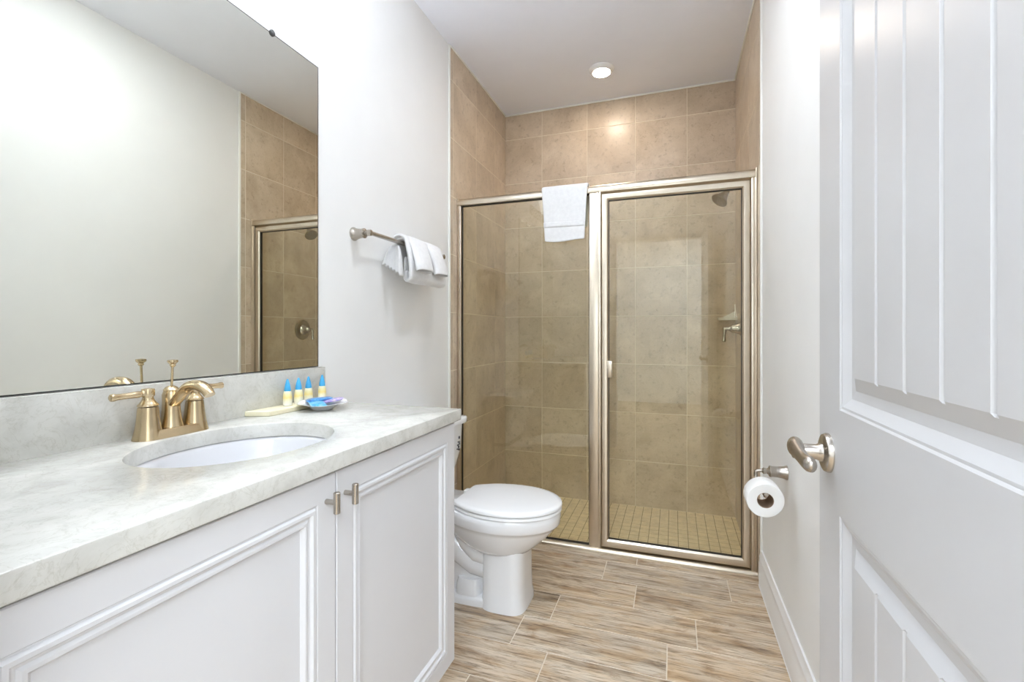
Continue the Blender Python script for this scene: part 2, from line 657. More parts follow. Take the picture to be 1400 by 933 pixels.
# ------------------------------------------------------------------ baseboards and door casing
BASEP = [(0.0, 0.0), (0.014, 0.0), (0.014, 0.105), (0.012, 0.112), (0.013, 0.116), (0.0115, 0.124), (0.013, 0.130), (0.010, 0.140), (0.007, 0.153), (0.006, 0.161), (0.0, 0.161)]


def baseboard(name, x, sgn, y0, y1, label):
    b = MB()
    b.loft([[(x + sgn * d, y, z) for d, z in BASEP] for y in (y0, y1)])
    b.box(min(x, x + sgn * 0.016), max(x, x + sgn * 0.016), y0, y1, 0.0, 0.004, 0.001, 1)
    return struct(b.build(name, TRIM, smooth=30), label, 'baseboard')


baseboard('baseboard_right', W, -1, 0.22, YT - 0.002, 'white baseboard along the right wall')
baseboard('baseboard_left', 0.0, 1, KE, YT - 0.002, 'white baseboard on the left wall behind the toilet')
cs = MB()
for x0, x1 in ((DX0 - 0.075, DX0 + 0.002), (DX1 - 0.002, DX1 + 0.075)):
    cs.box(x0, x1, YF1, YF1 + 0.016, 0, 2.05, 0.003)
    cs.box(x0 + 0.012, x1 - 0.012, YF1 + 0.010, YF1 + 0.021, 0, 2.05, 0.004)
cs.box(DX0 - 0.075, DX1 + 0.075, YF1, YF1 + 0.016, 2.05, 2.125, 0.003)
cs.box(DX0 - 0.063, DX1 + 0.063, YF1 + 0.010, YF1 + 0.021, 2.062, 2.113, 0.004)
cs.box(DX0, DX0 + 0.016, YF0 - 0.01, YF1 + 0.001, 0, 2.05, 0.002)
cs.box(DX1 - 0.002, DX1 + 0.010, YF0 - 0.01, YF1 + 0.001, 0, 2.05, 0.002)
cs.box(DX0, DX1, YF0 - 0.01, YF1 + 0.001, 2.034, 2.052, 0.002)
struct(cs.build('trim_4', TRIM), 'white casing around the doorway', 'trim')

# ------------------------------------------------------------------ open door with plank panels
DFX, DTH = 1.435, 0.035
DY0, DY1, DZ0, DZ1 = 0.230, 0.988, 0.012, 2.032
PY0, PY1 = 0.340, 0.880
PANELS = ((1.012, 1.925), (0.215, 0.842))
GROOVES = [0.746 + 0.0807 * k for k in range(-5, 1)]
RINGS = [(0, 0), (0.003, 0.0022), (0.0065, 0.0022), (0.021, 0.0105), (0.035, 0.0115), (0.056, 0.003)]


def door_mesh():
    b = MB()
    x = DFX

    def q(y0, y1, z0, z1):
        b.face([(x, y0, z0), (x, y1, z0), (x, y1, z1), (x, y0, z1)])
    q(DY0, PY0, DZ0, DZ1)
    q(PY1, DY1, DZ0, DZ1)
    zs = [DZ0, PANELS[1][0], PANELS[1][1], PANELS[0][0], PANELS[0][1], DZ1]
    for a, c in ((0, 1), (2, 3), (4, 5)):
        q(PY0, PY1, zs[a], zs[c])
    for z0, z1 in PANELS:
        rings = []
        for ins, d in RINGS:
            rings.append([(x + d, PY0 + ins, z0 + ins), (x + d, PY1 - ins, z0 + ins), (x + d, PY1 - ins, z1 - ins), (x + d, PY0 + ins, z1 - ins)])
        b.loft(rings[:-1], False, False)
        # last slope rises to the plank field; the V grooves run through it
        ins, dr = RINGS[-2]
        ins2, df = RINGS[-1]
        ya, yb = PY0 + ins2, PY1 - ins2
        prof = [(ya, df)]
        gw, gd = 0.0045, 0.0055
        for g in GROOVES:
            if ya + .02 < g < yb - .02:
                prof += [(g - gw, df), (g - 0.0012, df + gd), (g + 0.0012, df + gd), (g + gw, df)]
        prof.append((yb, df))
        top = [(x + d, y, z1 - ins2) for y, d in prof]
        bot = [(x + d, y, z0 + ins2) for y, d in prof]
        b.loft([bot, top], False, False, closed=False)
        lo, hi = PY0 + ins, PY1 - ins
        f = lambda y: lo if y < ya + 1e-6 else hi if y > yb - 1e-6 else y
        e_ = 0.003
        dm = df + (dr - df) * e_ / (ins2 - ins)
        b.loft([[(x + dr, f(y), z1 - ins) for y, d in prof], [(x + dm, y + (f(y) - y) * e_ / (ins2 - ins), z1 - ins2 + e_) for y, d in prof], top], False, False, closed=False)
        b.loft([[(x + dr, f(y), z0 + ins) for y, d in prof], [(x + dm, y + (f(y) - y) * e_ / (ins2 - ins), z0 + ins2 - e_) for y, d in prof], bot], False, False, closed=False)
        for y_in, y_out in ((ya, lo), (yb, hi)):
            ym = y_in + (y_out - y_in) * e_ / (ins2 - ins)
            b.face([(x + df, y_in, z0 + ins2), (x + dm, ym, z0 + ins2 - e_), (x + dm, ym, z1 - ins2 + e_), (x + df, y_in, z1 - ins2)])
            b.face([(x + dm, ym, z0 + ins2 - e_), (x + dr, y_out, z0 + ins), (x + dr, y_out, z1 - ins), (x + dm, ym, z1 - ins2 + e_)])
    bmesh.ops.remove_doubles(b.bm, verts=b.bm.verts[:], dist=1e-5)
    # body behind the moulded face
    e = 0.0012
    b.loft([[(xx, DY0 + i, DZ0 + i), (xx, DY1 - i, DZ0 + i), (xx, DY1 - i, DZ1 - i), (xx, DY0 + i, DZ1 - i)]
            for xx, i in ((x, 0), (x + DTH - e, 0), (x + DTH, e))], False, True)
    return b


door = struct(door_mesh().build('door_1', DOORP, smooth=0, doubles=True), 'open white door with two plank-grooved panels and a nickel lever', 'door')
KY, KZ1 = 0.936, 0.930
hd = MB()
hd.lathe([(0.0335, 0.0), (0.0335, 0.003), (0.031, 0.008), (0.026, 0.010), (0.016, 0.011), (0.0145, 0.016), (0.0130, 0.018), (0.0130, 0.050), (0.0135, 0.0535), (0.0125, 0.0545)], (DFX, KY, KZ1), '-x')
lever = hd.build('door_handle', NICKEL, door, smooth=40)
lv = MB()
lp = bez((1.3845, KY + 0.004, 0.938), (1.381, KY - 0.025, 0.941), (1.383, KY - 0.055, 0.926), (1.387, KY - 0.092, 0.929), 14)
lp = [(1.3855, KY + 0.013, 0.9360)] + lp + [(1.388, KY - 0.099, 0.930)]
lr = [0.005, 0.0125, 0.0145, 0.0150, 0.0145, 0.0135, 0.0125, 0.0118, 0.0112, 0.0108, 0.0105, 0.0105, 0.0108, 0.0112, 0.0112, 0.0100, 0.0045]
lv.tube(lp, lr, 18, squash=(0.85, 1.15))
lv.build('lever', NICKEL, lever, smooth=60)
hg = MB()
for z in (0.25, 1.02, 1.80):
    hg.tube([(1.431, 0.226, z - 0.045), (1.431, 0.226, z + 0.045)], 0.006, 10)
hg.build('hinge', NICKEL, door)

# ------------------------------------------------------------------ shower enclosure
enc = thing('shower_enclosure', (0.78, YS, 0), 'champagne metal framed glass shower screen with a hinged door', 'shower screen')
FY, BY = YS - 0.022, YS + 0.022


def vbar(b, x0, x1, z0, z1, yf, yb, bev=0.003):
    b.box(x0, x1, yf, yb, z0, z1, bev, 2)


b = MB()
hp = [(FY - 0.004, 1.864), (FY - 0.006, 1.872), (FY - 0.004, 1.890), (FY + 0.004, 1.901), (YS, 1.9045), (BY - 0.004, 1.901), (BY + 0.004, 1.890), (BY + 0.004, 1.864)]
b.loft([[(x, y, z) for y, z in hp] for x in (0.0065, W - 0.0065)])
b.build('header', FRAME, enc, smooth=50)
MB().box(0.0065, 0.014, FY - 0.003, BY, 1.862, 1.9035, 0.002).build('header_end_cap', FRAME, enc)
MB().box(W - 0.014, W - 0.0065, FY - 0.0085, BY, 1.860, 1.9075, 0.002).build('header_end_cap', FRAME, enc)
b = MB()
tp = [(FY - 0.012, 0.0), (FY - 0.012, 0.006), (FY - 0.008, 0.014), (FY, 0.019), (FY + 0.010, 0.0225), (BY, 0.0225), (BY, -0.034), (BY - 0.012, -0.034), (BY - 0.012, 0.0)]
b.loft([[(x, y, z) for y, z in tp] for x in (0.0065, W - 0.0065)])
b.build('bottom_track', FRAME, enc, smooth=50)
b = MB()
vbar(b, 0.0065, 0.030, 0.019, 1.866, FY, BY)
b.build('jamb', FRAME, enc)
b = MB()
vbar(b, 1.5275, 1.5530, 0.019, 1.866, FY, BY)
vbar(b, 1.5440, 1.5525, 0.019, 1.866, FY - 0.0035, FY + 0.01, 0.0015)
b.build('jamb', FRAME, enc)
b = MB()
vbar(b, 0.766, 0.8165, 0.019, 1.866, FY, BY, 0.004)
vbar(b, 0.813, 0.828, 0.019, 1.866, FY - 0.003, BY, 0.003)
b.build('post', FRAME, enc)
b = MB()
b.box(0.028, 0.768, YS - 0.003, YS + 0.003, 0.021, 1.866)
b.build('glass_panel', GLASS, enc, smooth=0)
b = MB()
gk = 0.0035
b.box(0.0295, 0.0295 + gk, YS - 0.008, YS + 0.008, 0.024, 1.864)
b.box(0.766 - gk, 0.7665, YS - 0.008, YS + 0.008, 0.024, 1.864)
b.box(0.0295, 0.7665, YS - 0.008, YS + 0.008, 1.8605, 1.8648)
b.box(0.0295, 0.7665, YS - 0.008, YS + 0.008, 0.022, 0.0262)
b.build('gasket', RUBBER, enc, smooth=0)

sd = bpy.data.objects.new('shower_door', None)
COL.objects.link(sd)
sd.parent = enc
sd.location = (1.524 - 0.78, 0, 0)
sdx0, sdx1, sdz0, sdz1, fwid = 0.8315, 1.5225, 0.030, 1.8535, 0.0330
b = MB()
cross = [(0.0, BY - 0.008), (0.0, FY + 0.004), (0.003, FY + 0.0005), (0.012, FY - 0.001), (fwid - 0.007, FY + 0.002), (fwid, FY + 0.010), (fwid, BY - 0.012), (fwid - 0.003, BY - 0.008)]
rings = [[(sdx0 + i, y, sdz0 + i * 1.15), (sdx1 - i, y, sdz0 + i * 1.15), (sdx1 - i, y, sdz1 - i), (sdx0 + i, y, sdz1 - i)] for i, y in cross]
b.loft(rings + [rings[0]], False, False)
b.build('door_frame', FRAME, sd, smooth=25, doubles=True)
b = MB()
b.box(sdx0 + fwid - 0.004, sdx1 - fwid + 0.004, YS - 0.003, YS + 0.003, sdz0 + fwid - 0.003, sdz1 - fwid + 0.004)
b.build('door_glass', GLASS, sd, smooth=0)
b = MB()
ix0, ix1, iz0, iz1 = sdx0 + fwid - 0.001, sdx1 - fwid + 0.001, sdz0 + fwid * 1.15 - 0.001, sdz1 - fwid + 0.001
b.box(ix0, ix0 + gk, YS - 0.010, YS + 0.008, iz0, iz1)
b.box(ix1 - gk, ix1, YS - 0.010, YS + 0.008, iz0, iz1)
b.box(ix0, ix1, YS - 0.010, YS + 0.008, iz1 - gk, iz1)
b.box(ix0, ix1, YS - 0.010, YS + 0.008, iz0, iz0 + gk)
b.build('door_gasket', RUBBER, sd, smooth=0)
b = MB()
b.box(0.858, 0.886, FY - 0.010, FY + 0.006, 0.905, 0.992, 0.003)
b.box(0.881, 0.887, FY - 0.022, FY - 0.002, 0.908, 0.989, 0.002)
b.build('pull_handle', FRAME, sd)

# ------------------------------------------------------------------ shower fittings
sh = thing('shower_sprayer', (W - 0.006, 2.90, 1.98), 'bronze-nickel shower head on a bent arm, right shower wall', 'shower head')
b = MB()
b.lathe([(0.030, 0), (0.030, 0.004), (0.022, 0.010), (0.012, 0.012)], (W - 0.006, 2.90, 1.975), '-x', 24)
b.build('flange', BRONZE, sh)
b = MB()
b.tube([(W - 0.01, 2.90, 1.975)] + bez((1.52, 2.898, 1.975), (1.50, 2.895, 1.975), (1.485, 2.885, 1.955), (1.468, 2.872, 1.930), 8), 0.0095, 12)
b.build('arm', BRONZE, sh)
b = MB()
ax = Vector((-0.60, -0.25, -0.76)).normalized()
rot = Vector((0, 0, 1)).rotation_difference(ax).to_matrix()
b.lathe([(0.010, -0.012), (0.015, 0.0), (0.015, 0.010), (0.019, 0.014), (0.022, 0.024), (0.030, 0.042), (0.041, 0.058), (0.046, 0.064), (0.047, 0.070), (0.043, 0.074), (0.02, 0.075)], (1.466, 2.870, 1.927), mat=rot, seg=28)
b.build('head', BRONZE, sh)

vl = thing('shower_valve', (W - 0.006, 2.90, 1.158), 'round nickel shower valve with lever handle on the tiled wall', 'shower valve')
b = MB()
b.lathe([(0.078, 0), (0.078, 0.003), (0.072, 0.009), (0.050, 0.013), (0.040, 0.014)], (W - 0.006, 2.90, 1.158), '-x', 40)
b.build('escutcheon', BRONZE, vl)
b = MB()
b.lathe([(0.042, 0.010), (0.036, 0.018), (0.027, 0.036), (0.023, 0.055), (0.021, 0.062), (0.017, 0.066), (0.014, 0.074)], (W - 0.006, 2.90, 1.158), '-x', 28)
b.build('valve_cone', NICKEL, vl)
b = MB()
b.tube([(1.484, 2.90, 1.158), (1.466, 2.90, 1.158), (1.452, 2.90, 1.158)], [0.0125, 0.0115, 0.010], 14)
b.tube([(1.457, 2.90, 1.166), (1.457, 2.90, 1.148), (1.455, 2.90, 1.120), (1.453, 2.90, 1.088), (1.453, 2.90, 1.082)], [0.009, 0.011, 0.007, 0.0105, 0.006], 14)
b.build('lever', NICKEL, vl)

b = MB()
cx, cy, cz, R = W - 0.006, YB - 0.004, 1.225, 0.100
arc = [(cx - R * math.sin(a) * (1 + 0.0 * a), cy - R * math.cos(a)) for a in [PI / 2 * k / 14 for k in range(15)]]
out = [(cx, cy)] + arc
b.loft([[(x, y, cz - 0.012) for x, y in out], [(cx + (x - cx) * 1.04, cy + (y - cy) * 1.04, cz) for x, y in out], [(cx + (x - cx) * 1.04, cy + (y - cy) * 1.04, cz + 0.005) for x, y in out], [(x, y, cz + 0.006) for x, y in out]])
for swap in (0, 1):                                       # curved wings against both walls
    rings = []
    for d in (0.0, 0.007):
        pts = [(0, cz)] + [(R * (1 - t) ** 1.0 * (0.95 if t < 1 else 0), cz + (0.05 if swap else 0.09) * (t ** 2.0 if not swap else t ** 1.2)) for t in [k / 12 for k in range(13)]] + [(0, cz + (0.05 if swap else 0.09))]
        rings.append([(cx - s, cy - d, z) if swap else (cx - d, cy - s, z) for s, z in pts])
    b.loft(rings)
tag(b.build('corner_shelf', CERAM, None, smooth=40), 'cream ceramic shelf in the corner of the shower', 'shelf')


# ------------------------------------------------------------------ ceiling lights
dl = thing('downlight', (0.769, 2.866, ZC), 'round lit ceiling light inside the shower', 'ceiling light')
b = MB()
b.lathe([(0.0745, 0), (0.0755, -0.004), (0.072, -0.010), (0.060, -0.020), (0.0545, -0.0235), (0.052, -0.0235), (0.050, -0.021)], (0.769, 2.866, ZC), 'z', 40)
b.build('trim_ring', TRIM, dl)
b = MB()
b.lathe([(0.0525, -0.0225), (0.052, -0.0238), (0.03, -0.0252), (0.001, -0.0258)], (0.769, 2.866, ZC), 'z', 32, cap=False)
b.build('lens', LENS, dl)
fill_dl = copy_thing(dl, (0.95, 1.42, ZC), 'added unseen round fill light on the ceiling in front of the vanity')  # unseen copy, added to brighten the toilet, floor and right wall
for ch in fill_dl.children:
    if ch.name.startswith('lens'):
        ch.data = ch.data.copy()
        ch.data.materials[0] = FILL_LENS

vf = thing('vanity_light', (0.0, 0.79, 2.30), 'three-shade wall light above the mirror', 'wall light')
MB().box(0, 0.02, 0.55, 1.03, 2.17, 2.25, 0.006).build('back_plate', NICKEL, vf)
for y in (0.60, 0.79, 0.98):
    MB().tube(bez((0.01, y, 2.21), (0.06, y, 2.21), (0.12, y, 2.15), (0.13, y, 2.165), 8), 0.007, 10).build('arm', NICKEL, vf)
    MB().lathe([(0.020, 2.162), (0.030, 2.165), (0.040, 2.185), (0.048, 2.230), (0.056, 2.265), (0.058, 2.280), (0.056, 2.280), (0.054, 2.265), (0.045, 2.230)], (0.13, y, 0.0), 'z', 24, cap=False).build('glass_shade', SHADE, vf)
    MB().lathe([(0.006, 2.165), (0.015, 2.185), (0.030, 2.225), (0.033, 2.245), (0.028, 2.262), (0.012, 2.272), (0.001, 2.274)], (0.13, y, 0.0), 'z', 16).build('bulb', BULB, vf)

# ------------------------------------------------------------------ mirror
mir = thing('wall_mirror', (0, 0.77, 1.017), 'large frameless mirror on the left wall above the sink', 'mirror')
MB().box(0.0005, 0.0055, 0.215, 1.3285, 1.0172, 2.0665).build('mirror_edge', DARK, mir, smooth=0)
MB().box(0.0053, 0.0060, 0.2175, 1.3250, 1.0196, 2.0630).build('mirror_glass', MIRROR, mir, smooth=0)
b = MB()
b.lathe([(0.010, 0.0), (0.010, 0.003), (0.007, 0.005), (0.001, 0.0055)], (0.0058, 1.128, 2.066), 'x', 18)
b.build('clip', DARK, mir)

# ------------------------------------------------------------------ vanity cabinet
van = thing('vanity_cabinet', (0.27, 0.77, 0), 'white vanity cabinet with two panelled doors under the counter', 'cabinet')
CFX = 0.516
VB0, VB1 = 0.215, 1.325
b = MB()
b.box(0.002, CFX, VB0, VB0 + 0.018, 0.100, 0.8595, 0.001, 1)
b.box(0.002, CFX, VB1 - 0.018, VB1, 0.100, 0.8595, 0.001, 1)
b.box(0.002, CFX, VB0, VB1, 0.100, 0.118, 0.001, 1)
b.box(0.002, 0.010, VB0, VB1, 0.100, 0.8595)
b.box(CFX - 0.018, CFX, VB0, VB1, 0.815, 0.8595, 0.001, 1)
b.box(CFX - 0.018, CFX, 0.763, 0.799, 0.100, 0.8595, 0.001, 1)
b.box(0.002, CFX - 0.065, VB0 + 0.001, VB1 - 0.001, 0.0, 0.102)
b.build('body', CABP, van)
CR = [(0, 0.002), (0.0015, 0), (0.050, 0), (0.052, 0.0025), (0.0545, 0.0025), (0.058, -0.0015), (0.0635, -0.0015), (0.067, 0.003), (0.071, 0.0045), (0.0755, 0.002), (0.080, 0.002), (0.0835, 0.0055), (0.086, 0.010)]


def cabinet_door(y0, y1, z0, z1, ky):
    x = 0.536
    b = MB()
    rings = [[(x - d, y0 + i, z0 + i), (x - d, y1 - i, z0 + i), (x - d, y1 - i, z1 - i), (x - d, y0 + i, z1 - i)] for i, d in CR]
    back = [(CFX + 0.0005, y0, z0), (CFX + 0.0005, y1, z0), (CFX + 0.0005, y1, z1), (CFX + 0.0005, y0, z1)]
    b.loft([back] + rings)
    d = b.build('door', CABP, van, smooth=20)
    k = MB()
    k.tube([(x - 0.0005, ky, 0.803), (x + 0.0235, ky, 0.803)], 0.0052, 14)
    k.tube([(x + 0.0255, ky, 0.782), (x + 0.0255, ky, 0.783), (x + 0.0255, ky, 0.823), (x + 0.0255, ky, 0.824)], [0.0052, 0.0066, 0.0066, 0.0052], 16)
    k.build('knob', NICKEL, d, smooth=50)
    return d


cabinet_door(0.222, 0.7795, 0.115, 0.854, 0.752)
cabinet_door(0.7825, 1.3235, 0.115, 0.854, 0.808)

# ------------------------------------------------------------------ countertop with backsplash, sink
SKX, SKY, SA, SB = 0.272, 0.790, 0.175, 0.214
ct = MB()
N = 72
CX0, CX1, CY0, CY1, CZ0 = 0.0015, KD, 0.203, KE, 0.8602


def rect_hit(a):
    dx, dy = math.cos(a), math.sin(a)
    ts = []
    if dx > 1e-9: ts.append((CX1 - SKX) / dx)
    if dx < -1e-9: ts.append((CX0 - SKX) / dx)
    if dy > 1e-9: ts.append((CY1 - SKY) / dy)
    if dy < -1e-9: ts.append((CY0 - SKY) / dy)
    t = min(ts)
    return SKX + dx * t, SKY + dy * t


angs = sorted([2 * PI * k / N for k in range(N)] + [math.atan2(y - SKY, x - SKX) % (2 * PI) for x in (CX0, CX1) for y in (CY0, CY1)])


def ell(a, s=0.0):
    # point of the ellipse along direction a
    r = 1 / math.sqrt((math.cos(a) / (SA + s)) ** 2 + (math.sin(a) / (SB + s)) ** 2)
    return SKX + r * math.cos(a), SKY + r * math.sin(a)


def rnd_rect(a, i):
    x, y = rect_hit(a)
    return min(max(x, CX0 + i), CX1 - i), min(max(y, CY0 + i), CY1 - i)


rings = [[(*ell(a, 0.0), CZ0) for a in angs], [(*ell(a, 0.0), KZ - 0.003) for a in angs], [(*ell(a, 0.001), KZ - 0.001) for a in angs], [(*ell(a, 0.003), KZ) for a in angs],
         [(*rnd_rect(a, 0.003), KZ) for a in angs], [(*rnd_rect(a, 0.001), KZ - 0.001) for a in angs], [(*rnd_rect(a, 0.0), KZ - 0.003) for a in angs],
         [(*rnd_rect(a, 0.0), CZ0 + 0.002) for a in angs], [(*rnd_rect(a, 0.002), CZ0) for a in angs], [(*ell(a, 0.0), CZ0) for a in angs]]
ct.loft(rings, False, False)
counter = tag(ct.build('countertop', STONE, None, smooth=35, doubles=True), 'white veined quartz vanity top with oval sink cutout and backsplash', 'countertop')
b = MB()
b.box(0.0015, 0.0205, CY0, KE - 0.001, KZ - 0.0005, 1.0155, 0.0015)
b.build('backsplash', STONE, counter)

sk = thing('sink', (SKX, SKY, 0.72), 'oval white undermount sink in the quartz counter', 'sink')
b = MB()
prof = [(1.10, 0.8575), (1.03, 0.8575), (1.015, 0.8555), (1.0, 0.849), (0.97, 0.83), (0.92, 0.80), (0.82, 0.766), (0.66, 0.744), (0.45, 0.732), (0.22, 0.727), (0.11, 0.7255)]
b.loft([[(SKX + SA * s * math.cos(2 * PI * k / 56), SKY + SB * s * math.sin(2 * PI * k / 56), z) for k in range(56)] for s, z in prof], False, True)
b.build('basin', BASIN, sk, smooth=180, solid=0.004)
b = MB()
b.lathe([(0.027, 0.7275), (0.026, 0.7305), (0.020, 0.731), (0.018, 0.7295), (0.0165, 0.733), (0.001, 0.735)], (SKX, SKY, 0.0), 'z', 28)
b.build('drain', NICKEL, sk)

# ------------------------------------------------------------------ faucet
FX, FYC = 0.060, 0.785
fa = thing('faucet', (FX, FYC, KZ), 'brushed champagne two-handle faucet behind the sink', 'faucet')
b = MB()


def stadium(rx, half, n=12):
    pts = []
    for k in range(n + 1):
        a = PI * k / n
        pts.append((FX + rx * math.cos(a), FYC + half + rx * math.sin(a)))
    for k in range(n + 1):
        a = PI + PI * k / n
        pts.append((FX + rx * math.cos(a), FYC - half + rx * math.sin(a)))
    return pts


SP = 0.0545
b.loft([[(x, y, KZ + z) for x, y in stadium(r, SP)] for r, z in ((0.0300, 0.0), (0.0300, 0.002), (0.0290, 0.004), (0.0285, 0.006), (0.0265, 0.014), (0.0255, 0.017), (0.0235, 0.020))])
b.build('base', CHAMP, fa, smooth=40)
for s in (-1, 1):
    y = FYC + s * SP
    b = MB()
    b.lathe([(0.0295, 0.0), (0.0285, 0.005), (0.0262, 0.016), (0.0250, 0.021), (0.0248, 0.0225), (0.0232, 0.033), (0.0212, 0.050), (0.0200, 0.066), (0.0193, 0.071), (0.0170, 0.0715)], (FX, y, KZ + 0.002), 'z', 32)
    b.build('handle_base', CHAMP, fa)
    b = MB()
    b.lathe([(0.0205, 0.0735), (0.0200, 0.076), (0.0165, 0.080), (0.0125, 0.086), (0.0102, 0.092), (0.0105, 0.094), (0.0125, 0.096), (0.0130, 0.099), (0.0130, 0.110), (0.0120, 0.112), (0.002, 0.1135)], (FX, y, KZ + 0.002), 'z', 28)
    L = 0.079
    hp_ = [0.0, 0.010, 0.014, 0.020, 0.030, 0.048, 0.063, 0.069, 0.074, 0.0765]
    hr_ = [0.0090, 0.0090, 0.0065, 0.0078, 0.0072, 0.0066, 0.0070, 0.0084, 0.0080, 0.0045]
    b.tube([(FX, y + s * d, KZ + 0.104 - 0.02 * d) for d in hp_], hr_, 14)
    b.build('handle_lever', CHAMP, fa)
b = MB()
b.lathe([(0.0265, 0.016), (0.0245, 0.022), (0.0205, 0.040), (0.0185, 0.060), (0.0180, 0.078), (0.0185, 0.094), (0.0165, 0.100), (0.0155, 0.103), (0.0165, 0.106), (0.0130, 0.111), (0.0065, 0.115), (0.002, 0.1155)], (FX - 0.004, FYC, KZ), 'z', 32)
b.build('center_body', CHAMP, fa)
b = MB()
pth = bez((FX + 0.002, FYC, KZ + 0.070), (FX + 0.026, FYC, KZ + 0.088), (FX + 0.042, FYC, KZ + 0.118), (FX + 0.072, FYC, KZ + 0.1195), 12) + bez((FX + 0.080, FYC, KZ + 0.1195), (FX + 0.100, FYC, KZ + 0.118), (FX + 0.112, FYC, KZ + 0.111), (FX + 0.121, FYC, KZ + 0.098), 6)
rr_ = [0.0120, 0.0118, 0.0116, 0.0116, 0.0118, 0.0120, 0.0124, 0.0126, 0.0128, 0.0130, 0.0132, 0.0133, 0.0134, 0.0134, 0.0133, 0.0130, 0.0124, 0.0118, 0.0112, 0.0108]
rr_ = (rr_ + [0.0108] * 10)[:len(pth)]
b.tube(pth, rr_, 20, squash=(1.18, 0.88))
b.build('spout', CHAMP, fa, smooth=60)
b = MB()
b.tube([(FX - 0.003, FYC, KZ + 0.108), (FX + 0.001, FYC, KZ + 0.168)], 0.0027, 10)
b.lathe([(0.004, 0.160), (0.0065, 0.163), (0.0052, 0.166), (0.0100, 0.170), (0.0112, 0.173), (0.0105, 0.176), (0.002, 0.1775)], (FX + 0.001, FYC, KZ), 'z', 20)
b.build('lift_rod', CHAMP, fa)

# ------------------------------------------------------------------ tray, bottles, soap dish with packets
b = MB()


def tray_ring(i, z):
    return [(0.0225 + i, 1.016 + i, z), (0.090 - i, 1.040 + i, z), (0.090 - i, 1.318 - i, z), (0.0225 + i, 1.318 - i, z)]


b.loft([tray_ring(0.002, KZ + 0.0003), tray_ring(0, KZ + 0.002), tray_ring(0, KZ + 0.0130), tray_ring(0.0025, KZ + 0.0150)])
tag(b.build('tray', CREAM), 'rectangular cream tray on the counter against the backsplash', 'tray')

BG = 'mini toiletry bottles on the cream tray'
bot = thing('toiletry_bottle', (0.052, 1.143, KZ + 0.0152), 'blue-capped mini bottle nearest the faucet on the cream tray', 'bottle', BG)


def flat_ring(w, d, z, n=24):
    return [(0.052 + d * math.sin(2 * PI * k / n), 1.143 + w * math.cos(2 * PI * k / n), KZ + 0.0152 + z) for k in range(n)]


b = MB()
b.loft([flat_ring(w, d, z) for w, d, z in ((0.0135, 0.0105, 0.0), (0.0145, 0.0115, 0.0015), (0.0145, 0.0120, 0.012), (0.0135, 0.0120, 0.026), (0.0120, 0.0115, 0.038), (0.0105, 0.0105, 0.044), (0.006, 0.006, 0.0455))])
b.build('bottle_body', BOTTLE, bot)
b = MB()
b.loft([flat_ring(w, w, z) for w, z in ((0.0098, 0.0445), (0.0100, 0.046), (0.0092, 0.054), (0.0072, 0.064), (0.0048, 0.073), (0.0030, 0.080), (0.0012, 0.082))])
b.build('cap', CAPBLUE, bot)
for y, lb in ((1.188, 'blue-capped mini bottle second from the faucet on the cream tray'), (1.231, 'blue-capped mini bottle third from the faucet on the cream tray'),
              (1.294, 'blue-capped mini bottle at the far end behind the white dish')):
    copy_thing(bot, (0.052, y, KZ + 0.0152), lb)

DCX, DCY = 0.142, 1.193
b = MB()
n = 48


def dish_ring(r, z, wav=0.0):
    return [(DCX + r * (1 + wav * math.cos(4 * (2 * PI * k / n) + .6)) * math.cos(2 * PI * k / n), DCY + r * (1 + wav * math.cos(4 * (2 * PI * k / n) + .6)) * math.sin(2 * PI * k / n),
             KZ + z + wav * 0.05 * math.cos(4 * (2 * PI * k / n) + .6)) for k in range(n)]


b.loft([dish_ring(0.002, 0.0005), dish_ring(0.030, 0.0005), dish_ring(0.033, 0.004), dish_ring(0.044, 0.0125), dish_ring(0.062, 0.0185, 0.03), dish_ring(0.076, 0.0215, 0.05), dish_ring(0.0765, 0.0225, 0.05), dish_ring(0.074, 0.0225, 0.05),
        dish_ring(0.060, 0.0202, 0.03), dish_ring(0.042, 0.0142), dish_ring(0.030, 0.007), dish_ring(0.002, 0.006)])
tag(b.build('soap_dish', PORC, None, smooth=60), 'small white scalloped dish on the counter in front of the tray', 'dish')


def packet(name, mat, cx, cy, z, w, l, h, rot, tilt, label, tilt2=0.0):
    b = MB()
    rings = []
    n = 10
    for i in range(n + 1):
        u = -1 + 2 * i / n
        row = []
        th = h * (1 - u ** 6) + 0.0006
        for k in range(20):
            a = 2 * PI * k / 20
            cw, sw = math.cos(a), math.sin(a)
            row.append((w / 2 * math.copysign(abs(cw) ** 0.5, cw), l / 2 * u, th / 2 * math.copysign(abs(sw) ** 0.8, sw)))
        rings.append(row)
    M = Matrix.Translation((cx, cy, z)) @ Matrix.Rotation(rot, 4, 'Z') @ Matrix.Rotation(tilt, 4, 'X') @ Matrix.Rotation(tilt2, 4, 'Y')
    b.loft([[tuple(M @ Vector(p)) for p in r] for r in rings])
    return tag(b.build(name, mat, None, smooth=50), label, 'packet', 'wrapped packets in the white dish')


packet('soap_packet', PKPINK, DCX + 0.004, DCY - 0.026, KZ + 0.0205, 0.045, 0.062, 0.009, 0.9, 0.10, 'teal-blue wrapped packet at the near side of the dish')
packet('soap_packet', PKBLUE, DCX - 0.022, DCY + 0.012, KZ + 0.0285, 0.050, 0.080, 0.010, -0.75, 0.05, 'deep blue wrapped packet on top in the dish')
packet('soap_packet', PKPURP, DCX + 0.018, DCY + 0.024, KZ + 0.0265, 0.042, 0.065, 0.009, -0.95, 0.16, 'lilac wrapped packet at the far side of the dish')

